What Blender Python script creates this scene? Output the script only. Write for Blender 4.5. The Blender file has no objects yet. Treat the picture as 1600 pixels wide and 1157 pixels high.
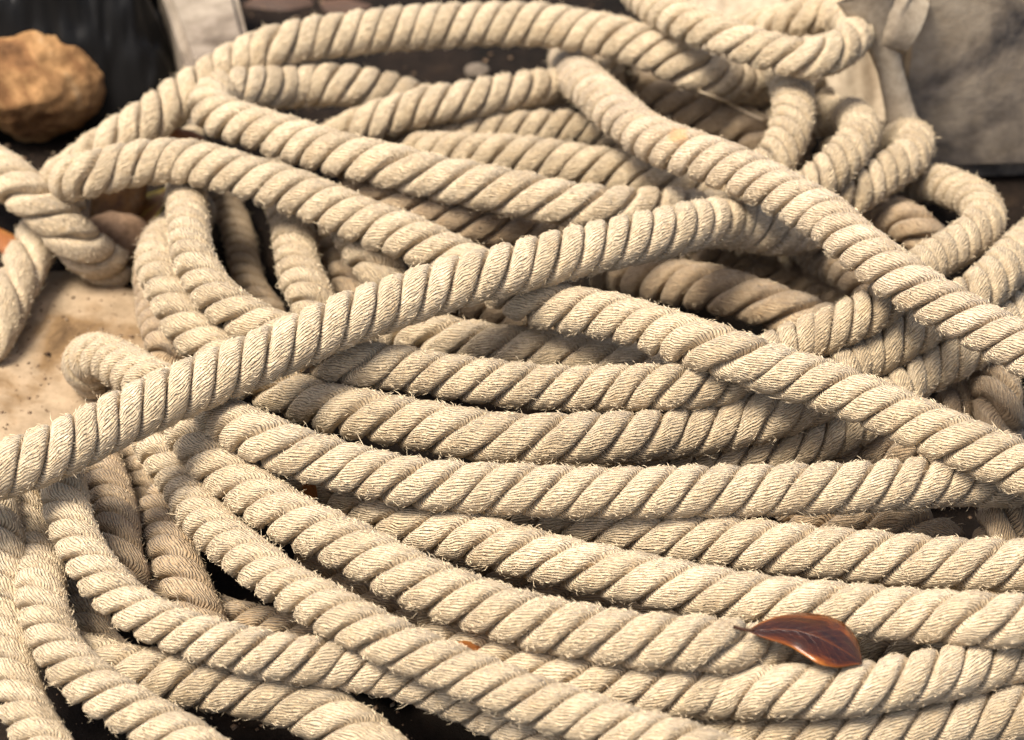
import bpy, math, random
import numpy as np
from mathutils import Vector, Matrix

# ------------------------------------------------------------------ camera
W_PX, H_PX = 1600.0, 1157.0
PITCH = math.radians(40.0)
DIST = 1.72
HFOV = math.radians(22.4)
FPX = W_PX / 2 / math.tan(HFOV / 2)
scene = bpy.context.scene
CAM = np.array([0.0, -DIST * math.cos(PITCH), DIST * math.sin(PITCH)])
cam_data = bpy.data.cameras.new("camera")
cam = bpy.data.objects.new("camera", cam_data)
scene.collection.objects.link(cam)
cam.location = CAM
cam.rotation_euler = (math.pi / 2 - PITCH, 0, 0)
cam_data.sensor_width = 36.0
cam_data.angle = HFOV
cam_data.clip_start = 0.05
cam_data.clip_end = 60.0
cam_data.dof.use_dof = True
cam_data.dof.focus_distance = 1.49
cam_data.dof.aperture_fstop = 6.5
scene.camera = cam

# ------------------------------------------------------------------ sky, sun, exposure
SUN_EL, SUN_AZ = math.radians(66), math.radians(-112)     # azimuth from +Y (away from the camera), towards -X is left
world = bpy.data.worlds.new("World")
scene.world = world
world.use_nodes = True
wn = world.node_tree
wn.nodes.clear()
wo = wn.nodes.new("ShaderNodeOutputWorld")
wb = wn.nodes.new("ShaderNodeBackground")
ws = wn.nodes.new("ShaderNodeTexSky")
ws.sky_type = 'NISHITA'
ws.sun_disc = False
ws.sun_elevation = SUN_EL
ws.sun_rotation = SUN_AZ
ws.air_density = 1.0
ws.dust_density = 6.0
ws.ozone_density = 0.4
wb.inputs["Strength"].default_value = 0.055
wn.links.new(ws.outputs[0], wb.inputs[0])
wn.links.new(wb.outputs[0], wo.inputs[0])

sun_data = bpy.data.lights.new("sun", 'SUN')
sun_data.energy = 1.5
sun_data.angle = math.radians(20)
sun_data.color = (1.0, 0.93, 0.82)
sun = bpy.data.objects.new("sun", sun_data)
scene.collection.objects.link(sun)
to_sun = Vector((math.sin(SUN_AZ) * math.cos(SUN_EL), math.cos(SUN_AZ) * math.cos(SUN_EL), math.sin(SUN_EL)))
sun.rotation_euler = (-to_sun).to_track_quat('-Z', 'Y').to_euler()

scene.view_settings.view_transform = 'Standard'
scene.view_settings.look = 'None'
scene.view_settings.exposure = 2.02
scene.view_settings.gamma = 1.0
scene.view_settings.use_curve_mapping = False

rng = np.random.default_rng(7)
random.seed(7)

# ------------------------------------------------------------------ helpers
R_RIGHT = np.array([1.0, 0, 0])
R_UP = np.array([0, math.sin(PITCH), math.cos(PITCH)])
R_FWD = np.array([0, math.cos(PITCH), -math.sin(PITCH)])

def ray_dir(px, py):
    px = np.asarray(px, float); py = np.asarray(py, float)
    return ((px - W_PX / 2) / FPX)[..., None] * R_RIGHT + (-(py - H_PX / 2) / FPX)[..., None] * R_UP + R_FWD

def at(px, py, h=0.0):
    """the point of the place seen at this spot of the photograph, h metres above the ground"""
    d = ray_dir(px, py)
    t = (CAM[2] - h) / (-d[..., 2])
    return CAM + d * t[..., None]

def tag(o, label=None, cat=None, group=None, kind=None):
    if label: o["label"] = label
    if cat: o["category"] = cat
    if group: o["group"] = group
    if kind: o["kind"] = kind
    return o

def mesh_obj(name, co, faces, mat, parent=None, uv=None, smooth=True, vcol=None):
    """co (n,3); faces list of int arrays (k,3) or (k,4)"""
    me = bpy.data.meshes.new(name)
    if not isinstance(faces, list): faces = [faces]
    nv = len(co)
    loops = np.concatenate([f.ravel() for f in faces]).astype(np.int32)
    tot = np.concatenate([np.full(len(f), f.shape[1], np.int32) for f in faces])
    start = np.concatenate([[0], np.cumsum(tot)[:-1]]).astype(np.int32)
    me.vertices.add(nv)
    me.vertices.foreach_set("co", np.ascontiguousarray(co, np.float32).ravel())
    me.loops.add(len(loops))
    me.loops.foreach_set("vertex_index", loops)
    me.polygons.add(len(tot))
    me.polygons.foreach_set("loop_start", start)
    me.polygons.foreach_set("loop_total", tot)
    if smooth: me.polygons.foreach_set("use_smooth", np.ones(len(tot), bool))
    if uv is not None:
        l = me.uv_layers.new(name="UVMap")
        u = uv if len(uv) == len(loops) else uv[loops]
        l.data.foreach_set("uv", np.ascontiguousarray(u, np.float32).ravel())
    me.update(calc_edges=True)
    me.validate()
    if mat: me.materials.append(mat)
    o = bpy.data.objects.new(name, me)
    scene.collection.objects.link(o)
    if parent: o.parent = parent
    return o

def noise1(n, step, amp, r):
    k = max(2, int(n / step) + 3)
    v = r.normal(0, 1, k)
    x = np.linspace(0, k - 1.001, n)
    i = x.astype(int); f = x - i; f = f * f * (3 - 2 * f)
    return amp * (v[i] * (1 - f) + v[np.minimum(i + 1, k - 1)] * f)

# ------------------------------------------------------------------ materials
def new_mat(name):
    m = bpy.data.materials.new(name); m.use_nodes = True
    nt = m.node_tree
    b = nt.nodes["Principled BSDF"]
    return m, nt, b

def N(nt, typ, **kw):
    n = nt.nodes.new(typ)
    for k, v in kw.items():
        if k in n.inputs.keys(): n.inputs[k].default_value = v
        else: setattr(n, k, v)
    return n

def ramp(nt, src, stops):
    r = nt.nodes.new("ShaderNodeValToRGB")
    el = r.color_ramp.elements
    while len(el) > 1: el.remove(el[-1])
    el[0].position = stops[0][0]; el[0].color = (*stops[0][1], 1)
    for p, c in stops[1:]:
        e = el.new(p); e.color = (*c, 1)
    if src: nt.links.new(src, r.inputs[0])
    return r

def mixc(nt, fac, a, b, mode='MIX'):
    m = nt.nodes.new("ShaderNodeMix"); m.data_type = 'RGBA'; m.blend_type = mode
    for sock, v in ((m.inputs[0], fac), (m.inputs[6], a), (m.inputs[7], b)):
        if hasattr(v, "is_linked") or hasattr(v, "links"): nt.links.new(v, sock)
        elif isinstance(v, (int, float)): sock.default_value = v
        else: sock.default_value = (*v, 1)
    return m.outputs[2]

def math_n(nt, op, a, b=None, c=None):
    m = nt.nodes.new("ShaderNodeMath"); m.operation = op
    for i, v in enumerate((a, b, c)):
        if v is None: continue
        if isinstance(v, (int, float)): m.inputs[i].default_value = v
        else: nt.links.new(v, m.inputs[i])
    return m.outputs[0]

def rope_material(name, clean, dirt_amount, marks=()):
    m, nt, b = new_mat(name)
    L = nt.links
    uvn = nt.nodes.new("ShaderNodeUVMap"); uvn.uv_map = "UVMap"
    geo = nt.nodes.new("ShaderNodeNewGeometry")
    # coordinates: x runs along the yarns, y across them, both in metres
    def stretched(sx, sy, detail=2.0, rough=0.5, off=0.0):
        mp = nt.nodes.new("ShaderNodeMapping")
        mp.inputs["Scale"].default_value = (sx, sy, 1); mp.inputs["Location"].default_value = (off, off * .7, 0)
        L.new(uvn.outputs[0], mp.inputs[0])
        n = nt.nodes.new("ShaderNodeTexNoise"); n.noise_dimensions = '2D'
        n.inputs["Scale"].default_value = 1; n.inputs["Detail"].default_value = detail; n.inputs["Roughness"].default_value = rough
        L.new(mp.outputs[0], n.inputs[0])
        return n.outputs[0]
    wob = stretched(90, 160, 1.0, .5, 3.3)                 # yarns wander
    sep = nt.nodes.new("ShaderNodeSeparateXYZ"); L.new(uvn.outputs[0], sep.inputs[0])
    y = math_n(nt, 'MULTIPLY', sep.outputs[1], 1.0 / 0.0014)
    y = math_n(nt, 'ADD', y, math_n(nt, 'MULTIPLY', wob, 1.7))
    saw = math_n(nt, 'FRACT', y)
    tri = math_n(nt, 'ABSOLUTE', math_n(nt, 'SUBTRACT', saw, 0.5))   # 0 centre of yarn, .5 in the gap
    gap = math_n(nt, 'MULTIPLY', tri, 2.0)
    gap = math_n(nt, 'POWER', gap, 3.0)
    dash = stretched(120, 620, 2.0, .55)                     # broken dashes along the yarn
    dash2 = stretched(330, 1500, 2.0, .6, 11)
    dash_m = ramp(nt, dash, [(0.40, (0, 0, 0)), (0.60, (1, 1, 1))]).outputs[0]
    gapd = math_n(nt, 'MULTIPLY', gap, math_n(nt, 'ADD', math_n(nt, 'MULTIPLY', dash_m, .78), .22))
    # height
    h = math_n(nt, 'MULTIPLY', gap, -0.45)
    h = math_n(nt, 'ADD', h, math_n(nt, 'MULTIPLY', gapd, -0.7))
    h = math_n(nt, 'ADD', h, math_n(nt, 'MULTIPLY', dash, 1.3))
    h = math_n(nt, 'ADD', h, math_n(nt, 'MULTIPLY', dash2, 0.9))
    bump = nt.nodes.new("ShaderNodeBump"); bump.inputs["Strength"].default_value = 1.0
    bump.inputs["Distance"].default_value = 0.0012
    L.new(h, bump.inputs["Height"]); L.new(bump.outputs[0], b.inputs["Normal"])
    # colour
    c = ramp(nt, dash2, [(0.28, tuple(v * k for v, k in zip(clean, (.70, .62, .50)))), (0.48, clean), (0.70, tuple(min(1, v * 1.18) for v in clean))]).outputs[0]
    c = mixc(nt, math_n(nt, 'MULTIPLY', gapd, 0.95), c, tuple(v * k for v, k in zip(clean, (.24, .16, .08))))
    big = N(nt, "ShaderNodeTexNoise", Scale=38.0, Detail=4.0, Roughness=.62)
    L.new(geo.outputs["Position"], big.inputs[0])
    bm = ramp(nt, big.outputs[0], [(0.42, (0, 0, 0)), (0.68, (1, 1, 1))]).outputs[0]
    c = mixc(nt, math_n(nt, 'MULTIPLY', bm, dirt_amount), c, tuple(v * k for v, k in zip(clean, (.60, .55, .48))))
    big2 = N(nt, "ShaderNodeTexNoise", Scale=95.0, Detail=3.0, Roughness=.6)
    L.new(geo.outputs["Position"], big2.inputs[0])
    wm = ramp(nt, big2.outputs[0], [(0.55, (0, 0, 0)), (0.72, (1, 1, 1))]).outputs[0]
    c = mixc(nt, math_n(nt, 'MULTIPLY', wm, 0.35), c, tuple(v * k for v, k in zip(clean, (.84, .70, .52))))
    sp = N(nt, "ShaderNodeTexNoise", Scale=420.0, Detail=2.0, Roughness=.5)
    L.new(geo.outputs["Position"], sp.inputs[0])
    spm = ramp(nt, sp.outputs[0], [(0.665, (0, 0, 0)), (0.70, (1, 1, 1))]).outputs[0]
    spm = math_n(nt, 'MULTIPLY', spm, math_n(nt, 'ADD', math_n(nt, 'MULTIPLY', bm, .6), .35))
    c = mixc(nt, math_n(nt, 'MULTIPLY', spm, 0.85), c, (.055, .035, .02))
    oi = nt.nodes.new("ShaderNodeObjectInfo")
    tone = ramp(nt, oi.outputs["Random"], [(0, (.84, .82, .79)), (.5, (.95, .94, .92)), (1, (1.06, 1.06, 1.07))]).outputs[0]
    c = mixc(nt, 1.0, c, tone, 'MULTIPLY')
    for centre, radius, col, amt in marks:                  # stains of their own, where the photograph has them
        vm = nt.nodes.new("ShaderNodeVectorMath"); vm.operation = 'DISTANCE'
        L.new(geo.outputs["Position"], vm.inputs[0]); vm.inputs[1].default_value = centre
        dd = math_n(nt, 'ADD', math_n(nt, 'DIVIDE', vm.outputs["Value"], radius), math_n(nt, 'MULTIPLY', math_n(nt, 'SUBTRACT', big2.outputs[0], .5), 1.8))
        mk = ramp(nt, dd, [(.55, (1, 1, 1)), (1.0, (0, 0, 0))]).outputs[0]
        c = mixc(nt, math_n(nt, 'MULTIPLY', mk, amt), c, col)
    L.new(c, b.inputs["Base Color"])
    b.inputs["Roughness"].default_value = 0.92
    b.inputs["Specular IOR Level"].default_value = 0.25
    b.inputs["Sheen Weight"].default_value = 0.15
    b.inputs["Sheen Roughness"].default_value = 0.6
    return m

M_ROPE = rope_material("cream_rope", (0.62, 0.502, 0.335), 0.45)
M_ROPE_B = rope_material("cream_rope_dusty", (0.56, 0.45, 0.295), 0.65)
M_ROPE_C = rope_material("tan_rope_soiled_shade", (0.46, 0.345, 0.215), 0.85)  # soiled rope, base colour also darkened to paint in the shade of the hollows

def plain(name, col, rough=.8, spec=.3):
    m, nt, b = new_mat(name)
    b.inputs["Base Color"].default_value = (*col, 1); b.inputs["Roughness"].default_value = rough
    b.inputs["Specular IOR Level"].default_value = spec
    return m
M_FIB = plain("pale_fibre", (0.74, 0.60, 0.40), .7)
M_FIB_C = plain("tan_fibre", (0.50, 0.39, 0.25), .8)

def mottled(name, stops, scale, bump=.3, bdist=.01, rough=.85, scale2=None, detail=6, spec=.12, dist=0.0):
    m, nt, b = new_mat(name); L = nt.links
    tc = nt.nodes.new("ShaderNodeTexCoord")
    n = N(nt, "ShaderNodeTexNoise", Scale=scale, Detail=float(detail), Roughness=.62, Distortion=dist)
    L.new(tc.outputs["Object"], n.inputs[0])
    r = ramp(nt, n.outputs[0], stops)
    n2 = N(nt, "ShaderNodeTexNoise", Scale=scale2 or scale * 6, Detail=5.0, Roughness=.7)
    L.new(tc.outputs["Object"], n2.inputs[0])
    k = ramp(nt, n2.outputs[0], [(.3, (.62, .6, .57)), (.62, (1, 1, 1))]).outputs[0]
    L.new(mixc(nt, 1.0, r.outputs[0], k, 'MULTIPLY'), b.inputs["Base Color"])
    bp = N(nt, "ShaderNodeBump", Strength=bump, Distance=bdist)
    L.new(math_n(nt, 'ADD', n.outputs[0], math_n(nt, 'MULTIPLY', n2.outputs[0], .5)), bp.inputs["Height"])
    L.new(bp.outputs[0], b.inputs["Normal"])
    b.inputs["Roughness"].default_value = rough
    b.inputs["Specular IOR Level"].default_value = spec
    return m

# ------------------------------------------------------------------ the ropes
D0 = 0.0315                 # rope diameter, metres
GRP = "lengths of twisted cream rope heaped in one pile"
# key: (label, diameter factor, lay length / diameter, material, control points (x, y, level))
ROPES = [
 ("cleanest cream rope crossing over the whole heap from the left edge up to the right", 1.03, 1.55, 0,
  [(-130,770,5.5),(-60,757,6),(0,738,6),(85,706,6),(169,664,6),(304,603,6.2),(439,545,6.4),(540,502,6.5),(665,457,6.5),(800,420,6.5),(935,386,6.3),(1030,366,6.0),(1100,348,5.6),(1150,350,4.7),(1215,362,4.0),(1290,350,3.0)]),
 ("thick rope slanting down to the right edge with an orange spot and stained top end", 1.0, 1.5, 0,
  [(890,80,1.0),(894,102,2.2),(908,126,3.5),(943,158,4.8),(1019,217,5.9),(1100,246,6.4),(1175,277,6.5),(1290,341,6.6),(1330,376,6.6),(1414,438,6.6),(1516,502,6.4),(1600,548,6.2),(1700,598,6)]),
 ("long rope passing beneath the clean crossing rope and ending at the lower right edge", 0.97, [1.45, 1.5, 1.7, 1.85, 1.85, 1.8], 0,
  [(110,335,1.6),(84,300,2.4),(100,284,3.2),(135,276,4),(202,259,4.4),(270,252,4.6),(337,262,4.8),(405,283,4.8),(472,305,4.8),(540,333,4.8),(600,356,4.8),(665,384,4.8),(740,420,4.6),(834,472,4.8),(935,490,5),(1002,509,5),(1060,526,5.1),(1195,573,5.3),(1330,617,5.4),(1465,674,5.4),(1600,733,5.3),(1720,790,5)]),
 ("rope folded back on itself in a tight hairpin at the upper left of the heap", 0.96, [2.1, 2.1, 2.0, 1.7, 1.4, 1.4], 0,
  [(1130,335,3.2),(1036,328,4.4),(935,325,5),(800,302,5.2),(665,273,5.3),(530,240,5.3),(472,224,5.2),(405,202,5.1),(355,186,4.9),(328,168,4.7),(342,147,4.5),(380,139,4.3),(422,138,4.0),(470,135,3.7),(540,133,3.5),(610,146,2.8),(700,180,1.8)]),
 ("rope arching along the top edge from the black sheet to the looped end", 1.0, 1.45, 0,
  [(70,300,1.0),(120,265,2.0),(165,230,3),(202,207,3.4),(236,186,3.7),(300,142,4),(371,99,4.2),(422,76,4.3),(470,64,4.4),(540,54,4.6),(665,42,4.7),(800,38,4.7),(901,47,4.7),(969,62,4.8),(1036,88,4.7),(1090,112,4.4),(1140,128,3.7),(1200,140,2.4),(1290,150,1.4)]),
 ("rope ending in an open eye-shaped loop at the top right of the heap", 0.87, 1.8, 0,
  [(960,-70,3.4),(1005,-5,5.2),(1060,30,6.2),(1127,56,6.6),(1195,80,6.6),(1262,90,6.7),(1313,78,6.6),(1338,46,6.3),(1312,22,5.7),(1249,28,5.2),(1205,40,4.4),(1150,50,3.0)]),
 ("short upright bend of rope coming out below the eye-shaped loop", 0.92, 1.15, 1,
  [(1205,80,2.0),(1226,112,3.4),(1240,150,4.3),(1238,190,4.6),(1222,232,4.6),(1185,285,4.3),(1150,330,3.2)]),
 ("small curled rope loop between the upright bend and the outer right bends", 0.88, 1.15, 1,
  [(1190,195,1.8),(1250,188,2.6),(1300,182,3.2),(1336,186,3.9),(1346,205,4.3),(1328,236,4.4),(1290,275,4.2),(1245,312,3.9),(1210,345,3.2),(1150,385,2.2)]),
 ("rope bend whose rounded tip sits under the hanging cloth strap", 0.88, 1.15, 1,
  [(1290,250,1.2),(1360,226,2.0),(1405,218,3),(1430,220,3.7),(1424,240,4.1),(1391,266,4.2),(1347,297,4.0),(1305,328,3.6),(1270,362,3.0),(1220,400,2.0)]),
 ("rope making the outermost right loop before running back under the slanting thick rope", 0.89, [1.4, 1.4, 1.5, 1.9, 2.1, 1.9, 1.6, 1.5], 1,
  [(1380,285,1.6),(1430,286,2.2),(1480,292,3.1),(1528,316,3.7),(1540,345,3.9),(1505,378,3.9),(1455,410,3.9),(1410,446,3.8),(1364,485,3.6),(1310,510,3.6),(1249,534,3.6),(1195,560,3.7),(1145,592,4.1),(1094,603,4.3),(1036,605,4.4),(901,608,4.4),(766,598,4.5),(631,577,4.4),(560,568,4.3),(500,556,4.0),(430,520,4.0),(365,486,4.2),(322,442,4.3),(300,390,4.2),(293,330,3.4),(293,270,2.0),(300,220,1.0)]),
 ("dusty rope arm disappearing inside the outermost right loop", 0.9, 1.6, 2,
  [(1330,318,1.4),(1370,332,2),(1412,345,2.5),(1450,375,2.2),(1480,410,1.2)]),
 ("middle one of three dusty ropes running under the slanting thick rope", 0.97, [1.5, 1.6, 1.7, 2.0, 2.1, 2.1, 1.7, 1.4], 1,
  [(1680,345,2.2),(1625,370,2.8),(1590,398,3.2),(1556,435,3.4),(1515,468,3.4),(1460,500,3.3),(1414,526,3.4),(1330,572,3.4),(1290,615,3.5),(1240,634,3.9),(1195,650,4.3),(1130,667,4.4),(1036,679,4.5),(935,684,4.6),(800,685,4.6),(665,666,4.6),(530,640,4.6),(480,624,4.4),(415,598,4.1),(350,560,3.6),(300,515,3.4),(262,450,3.3),(246,412,2.8),(256,382,2.1),(284,355,1.2),(312,330,.6)]),
 ("lowest of three dusty ropes passing under both crossing ropes at right", 0.9, 1.6, 1,
  [(1680,440,1.8),(1625,468,2.2),(1590,490,2.8),(1545,530,3.1),(1499,556,3.3),(1431,590,3.3),(1390,625,3.0),(1330,668,3.0),(1250,694,3.3),(1160,712,3.4),(1080,722,3.1),(980,730,2.4),(880,735,1.8)]),
 ("rope with a blunt left end on the sandy slab, then running across the middle", 0.94, [1.4, 1.7, 1.9, 2.0, 1.9, 1.8], 0,
  [(158,600,0.4),(130,574,1.0),(140,556,1.5),(180,566,1.9),(240,598,2.4),(300,630,2.9),(354,656,3.6),(410,687,4.4),(489,716,4.5),(560,736,4.5),(640,754,4.6),(732,762,4.6),(800,765,4.7),(935,770,4.7),(1060,768,4.7),(1195,766,4.7),(1330,763,4.7),(1431,757,4.5),(1510,752,4.1),(1580,756,3.4),(1680,750,2.6)]),
 ("rope emerging under the central rope and running level to the right edge", 0.96, 2.0, 0,
  [(740,800,2.0),(820,800,2.9),(900,815,3.4),(985,828,3.8),(1060,840,4.0),(1195,854,4.1),(1330,868,4.1),(1465,880,4.1),(1600,885,4.1),(1720,888,4)]),
 ("shaded rope under the central ropes that carries the brown leaf at its right end", 0.94, 2.1, 0,
  [(440,735,2.0),(500,756,2.6),(564,783,3.1),(631,814,3.4),(732,840,3.7),(800,860,3.8),(935,890,3.9),(1060,917,4.0),(1195,937,4.0),(1330,953,4.0),(1465,964,4.0),(1600,970,4.0),(1720,972,4)]),
 ("most frayed rope, sweeping from under the crossing rope to the leaf's stalk", 0.97, 1.95, 0,
  [(262,612,1.2),(268,636,2.1),(285,668,3.2),(337,722,4.1),(405,778,4.3),(472,820,4.4),(540,852,4.5),(631,900,4.5),(732,940,4.5),(834,972,4.5),(935,992,4.4),(1002,1002,4.3),(1060,1006,4.3),(1127,1010,4.2),(1195,1022,3.9),(1250,1040,2.6),(1310,1070,1.6)]),
 ("rope curving down beside the most frayed rope to the bottom edge", 0.88, 1.75, 0,
  [(222,640,1.2),(228,662,2.2),(250,705,3.6),(287,758,3.9),(321,813,4.1),(388,871,4.2),(456,920,4.3),(530,963,4.3),(631,1012,4.2),(732,1056,4.1),(840,1096,4),(960,1135,4),(1100,1180,4),(1300,1250,4)]),
 ("rope hanging from the crossing rope and sweeping low across the bottom left", 0.85, 1.65, 0,
  [(78,700,2.4),(84,725,3.3),(98,757,3.7),(111,815,3.8),(135,869,3.9),(175,923,3.9),(236,968,3.9),(337,1004,3.9),(439,1026,3.8),(540,1040,3.6),(640,1062,3.2),(740,1100,2.6),(840,1150,2.2),(940,1240,2.0)]),
 ("rope along the bottom edge, rising again at the lower right corner", 0.92, 2.0, 0,
  [(660,985,1.8),(730,1008,2.4),(800,1035,3.0),(870,1058,3.3),(960,1074,3.5),(1060,1081,3.6),(1195,1083,3.7),(1330,1077,3.7),(1431,1061,3.7),(1510,1045,3.6),(1600,1025,3.4),(1700,1005,3)]),
 ("rope behind the top arch, rising from the hairpin to the stained rope end", 0.88, 1.70, 1,
  [(480,235,1.8),(530,216,2.4),(560,199,3),(631,175,3.5),(690,163,3.7),(750,152,3.8),(834,140,3.7),(900,130,3.2),(980,110,2.2)]),
 ("shaded rope in the hollow directly below the rising rear rope", 0.85, 1.75, 1,
  [(560,240,1.2),(630,232,1.8),(699,217,2.2),(770,208,2.4),(850,203,2.4),(930,206,2.1),(1020,225,1.6)]),
 ("shadowed rope just above the hairpin rope, sliding under the slanting thick rope", 0.95, 1.70, 1,
  [(640,238,1.8),(720,240,2.6),(783,244,3.1),(867,252,3.3),(969,270,3.4),(1036,284,3.3),(1110,300,2.8),(1200,320,1.8)]),
 ("brown shadowed rope showing in the slit under the hairpin rope", 0.9, 1.8, 2,
  [(540,280,2.2),(600,309,3.2),(660,330,3.6),(740,347,3.6),(800,358,3.3),(870,370,2.6),(950,390,1.6)]),
 ("dim rope behind the slanting thick rope under the tail of the top arch", 0.95, 2.0, 2,
  [(880,100,1.2),(950,123,2.1),(1010,142,2.5),(1070,165,2.6),(1130,188,2.6),(1190,212,2.4),(1260,240,1.5)]),
 ("dark rope glimpsed in the long gap over the second middle rope", 0.95, 2.1, 1,
  [(560,500,1.9),(620,510,2.4),(665,524,2.9),(766,541,3.1),(867,553,3.1),(969,567,3.0),(1036,575,2.7),(1120,590,1.8)]),
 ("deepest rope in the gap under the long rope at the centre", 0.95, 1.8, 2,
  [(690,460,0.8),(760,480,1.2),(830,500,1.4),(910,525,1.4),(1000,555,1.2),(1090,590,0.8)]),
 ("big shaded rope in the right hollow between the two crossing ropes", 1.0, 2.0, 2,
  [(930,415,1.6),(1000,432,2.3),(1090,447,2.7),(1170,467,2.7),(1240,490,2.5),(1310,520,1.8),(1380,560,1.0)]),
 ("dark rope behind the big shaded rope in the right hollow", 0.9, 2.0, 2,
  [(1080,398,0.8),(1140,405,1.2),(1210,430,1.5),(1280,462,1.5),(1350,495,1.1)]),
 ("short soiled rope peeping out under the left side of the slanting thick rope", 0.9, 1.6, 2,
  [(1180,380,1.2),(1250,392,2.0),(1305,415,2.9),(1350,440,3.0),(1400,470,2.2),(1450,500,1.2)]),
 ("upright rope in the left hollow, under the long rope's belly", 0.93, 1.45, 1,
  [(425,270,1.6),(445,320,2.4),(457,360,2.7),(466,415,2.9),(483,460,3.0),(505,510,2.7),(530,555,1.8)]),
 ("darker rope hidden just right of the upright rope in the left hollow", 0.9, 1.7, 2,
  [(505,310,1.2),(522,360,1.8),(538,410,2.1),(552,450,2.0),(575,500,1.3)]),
 ("short rope squeezed in the wedge between long rope and crossing rope", 0.9, 2.0, 1,
  [(540,340,1.8),(565,385,2.6),(590,420,2.8),(625,455,2.4),(660,500,1.4)]),
 ("dark rope sunk at the back of the left hollow", 0.7, 1.8, 2,
  [(340,300,0.1),(366,345,0.1),(380,400,0.2),(395,450,0.3),(430,500,0.3)]),
 ("soiled rope sagging over the sandy slab beside the upright left rope", 0.95, 1.5, 2,
  [(272,380,0.8),(245,410,1.2),(243,445,1.7),(252,500,2.1),(268,550,2.2),(300,600,1.6)]),
 ("rope bend lying at the far left below the orange rock", 1.02, 1.7, 3,
  [(-120,205,1.6),(-50,240,2.2),(5,274,2.6),(50,307,2.7),(88,344,2.5),(120,380,2.0),(150,404,1.2),(185,425,.4)]),
 ("rope hanging down along the left edge onto the sandy slab", 1.0, 3.2, 3,
  [(75,330,0.6),(62,370,1.2),(45,405,1.4),(22,450,1.4),(2,495,1.3),(-30,550,1.0)]),
 ("leftmost rope running down the left edge to the bottom", 0.88, 1.7, 1,
  [(-25,720,2.2),(-8,800,2.3),(5,870,2.4),(12,930,2.5),(14,990,2.5),(20,1050,2.5),(40,1110,2.4),(80,1180,2.4),(140,1290,2.4)]),
 ("rope bending at the lower left corner, inside the leftmost one", 0.9, 1.6, 1,
  [(18,735,1.2),(36,820,2.2),(60,880,2.8),(65,930,3.1),(76,980,3.2),(105,1035,3.2),(160,1082,3.2),(240,1130,3.1),(330,1190,3),(430,1290,3)]),
 ("out of focus rope in the pocket left of the hanging rope", 0.92, 1.7, 1,
  [(20,740,1.2),(38,790,1.6),(48,840,1.5),(40,900,1.2),(60,960,1.0)]),
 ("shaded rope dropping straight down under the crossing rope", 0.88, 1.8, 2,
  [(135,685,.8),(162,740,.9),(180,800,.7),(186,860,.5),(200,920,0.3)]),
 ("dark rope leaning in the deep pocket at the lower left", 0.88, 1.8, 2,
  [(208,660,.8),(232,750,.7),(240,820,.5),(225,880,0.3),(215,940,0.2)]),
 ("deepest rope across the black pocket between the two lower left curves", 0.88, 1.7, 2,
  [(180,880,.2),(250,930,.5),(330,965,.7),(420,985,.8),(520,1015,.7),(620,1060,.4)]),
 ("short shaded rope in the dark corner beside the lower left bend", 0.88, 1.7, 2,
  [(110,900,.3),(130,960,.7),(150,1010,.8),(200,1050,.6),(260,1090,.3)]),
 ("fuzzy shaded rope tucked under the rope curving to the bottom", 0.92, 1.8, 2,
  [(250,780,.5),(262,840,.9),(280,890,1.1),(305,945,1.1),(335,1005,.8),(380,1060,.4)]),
 ("low rope lying along the bottom edge under the sweeping one", 1.0, 2.0, 1,
  [(90,1020,1.6),(150,1040,2.2),(210,1052,2.5),(290,1062,2.6),(370,1074,2.6),(460,1100,2.4),(560,1150,2.2),(660,1240,2)]),
 ("rope half out of the picture below the lower right corner", 1.0, 1.8, 1,
  [(820,1175,1.4),(950,1168,2.0),(1100,1150,2.4),(1250,1150,2.5),(1400,1140,2.5),(1550,1120,2.4),(1700,1100,2.2)]),
 ("rope hidden between the most frayed rope and the one beside it", 1.0, 2.2, 2,
  [(480,880,1.2),(550,920,1.7),(620,952,1.9),(700,990,1.9),(780,1014,1.8),(860,1030,1.4)]),
 ("dim rope in the black gap below the leaf-bearing rope", 0.95, 2.2, 2,
  [(620,850,0.8),(760,900,1.2),(900,950,1.4),(1040,985,1.3),(1160,1000,1.0)]),
 ("dirty rope in the black gap above the right edge's level ropes", 1.0, 2.0, 2,
  [(1230,812,1.2),(1330,824,1.9),(1400,822,2.1),(1450,838,1.8),(1500,880,1.0)]),
 ("muddy rope bunch end showing at the right edge under the long rope", 1.05, 1.9, 2,
  [(1620,740,1.6),(1585,790,2.2),(1565,835,2.2),(1560,880,1.6),(1570,930,1.0)]),
 ("dark brown rope dropping between the two crossing ropes near the right edge", 0.98, 1.6, 2,
  [(1540,545,1.4),(1555,590,2.0),(1560,630,2.2),(1562,680,1.8),(1570,730,1.0)]),
 ("small rope patch sunk beneath the three dusty ropes", 0.9, 1.8, 2,
  [(1440,700,1.4),(1490,640,1.8),(1530,600,1.4),(1570,560,0.8)]),
 ("rope partly hidden behind the brown leaf", 0.95, 1.8, 1,
  [(1270,1045,1.4),(1340,1025,2.2),(1400,1012,2.5),(1470,1008,2.5),(1550,1005,2.2),(1650,1000,1.8)]),
 ("worn rope bottom right, lying beneath the frayed rope's tip", 0.9, 1.8, 1,
  [(1140,1040,1.4),(1230,1055,1.9),(1320,1048,1.8),(1400,1040,1.2)]),
 ("tan shadowed rope behind the hairpin rope near the slanting thick rope's foot", 0.9, 1.7, 2,
  [(1330,400,0.6),(1390,420,1.2),(1440,470,1.6),(1480,520,1.2)]),
 ("shaded rope in the slit between the level right edge rope and the frayed rope", 0.95, 1.9, 2,
  [(1190,690,1.2),(1300,712,2.0),(1400,705,2.4),(1480,710,2.2),(1540,730,1.4)]),
]

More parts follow.
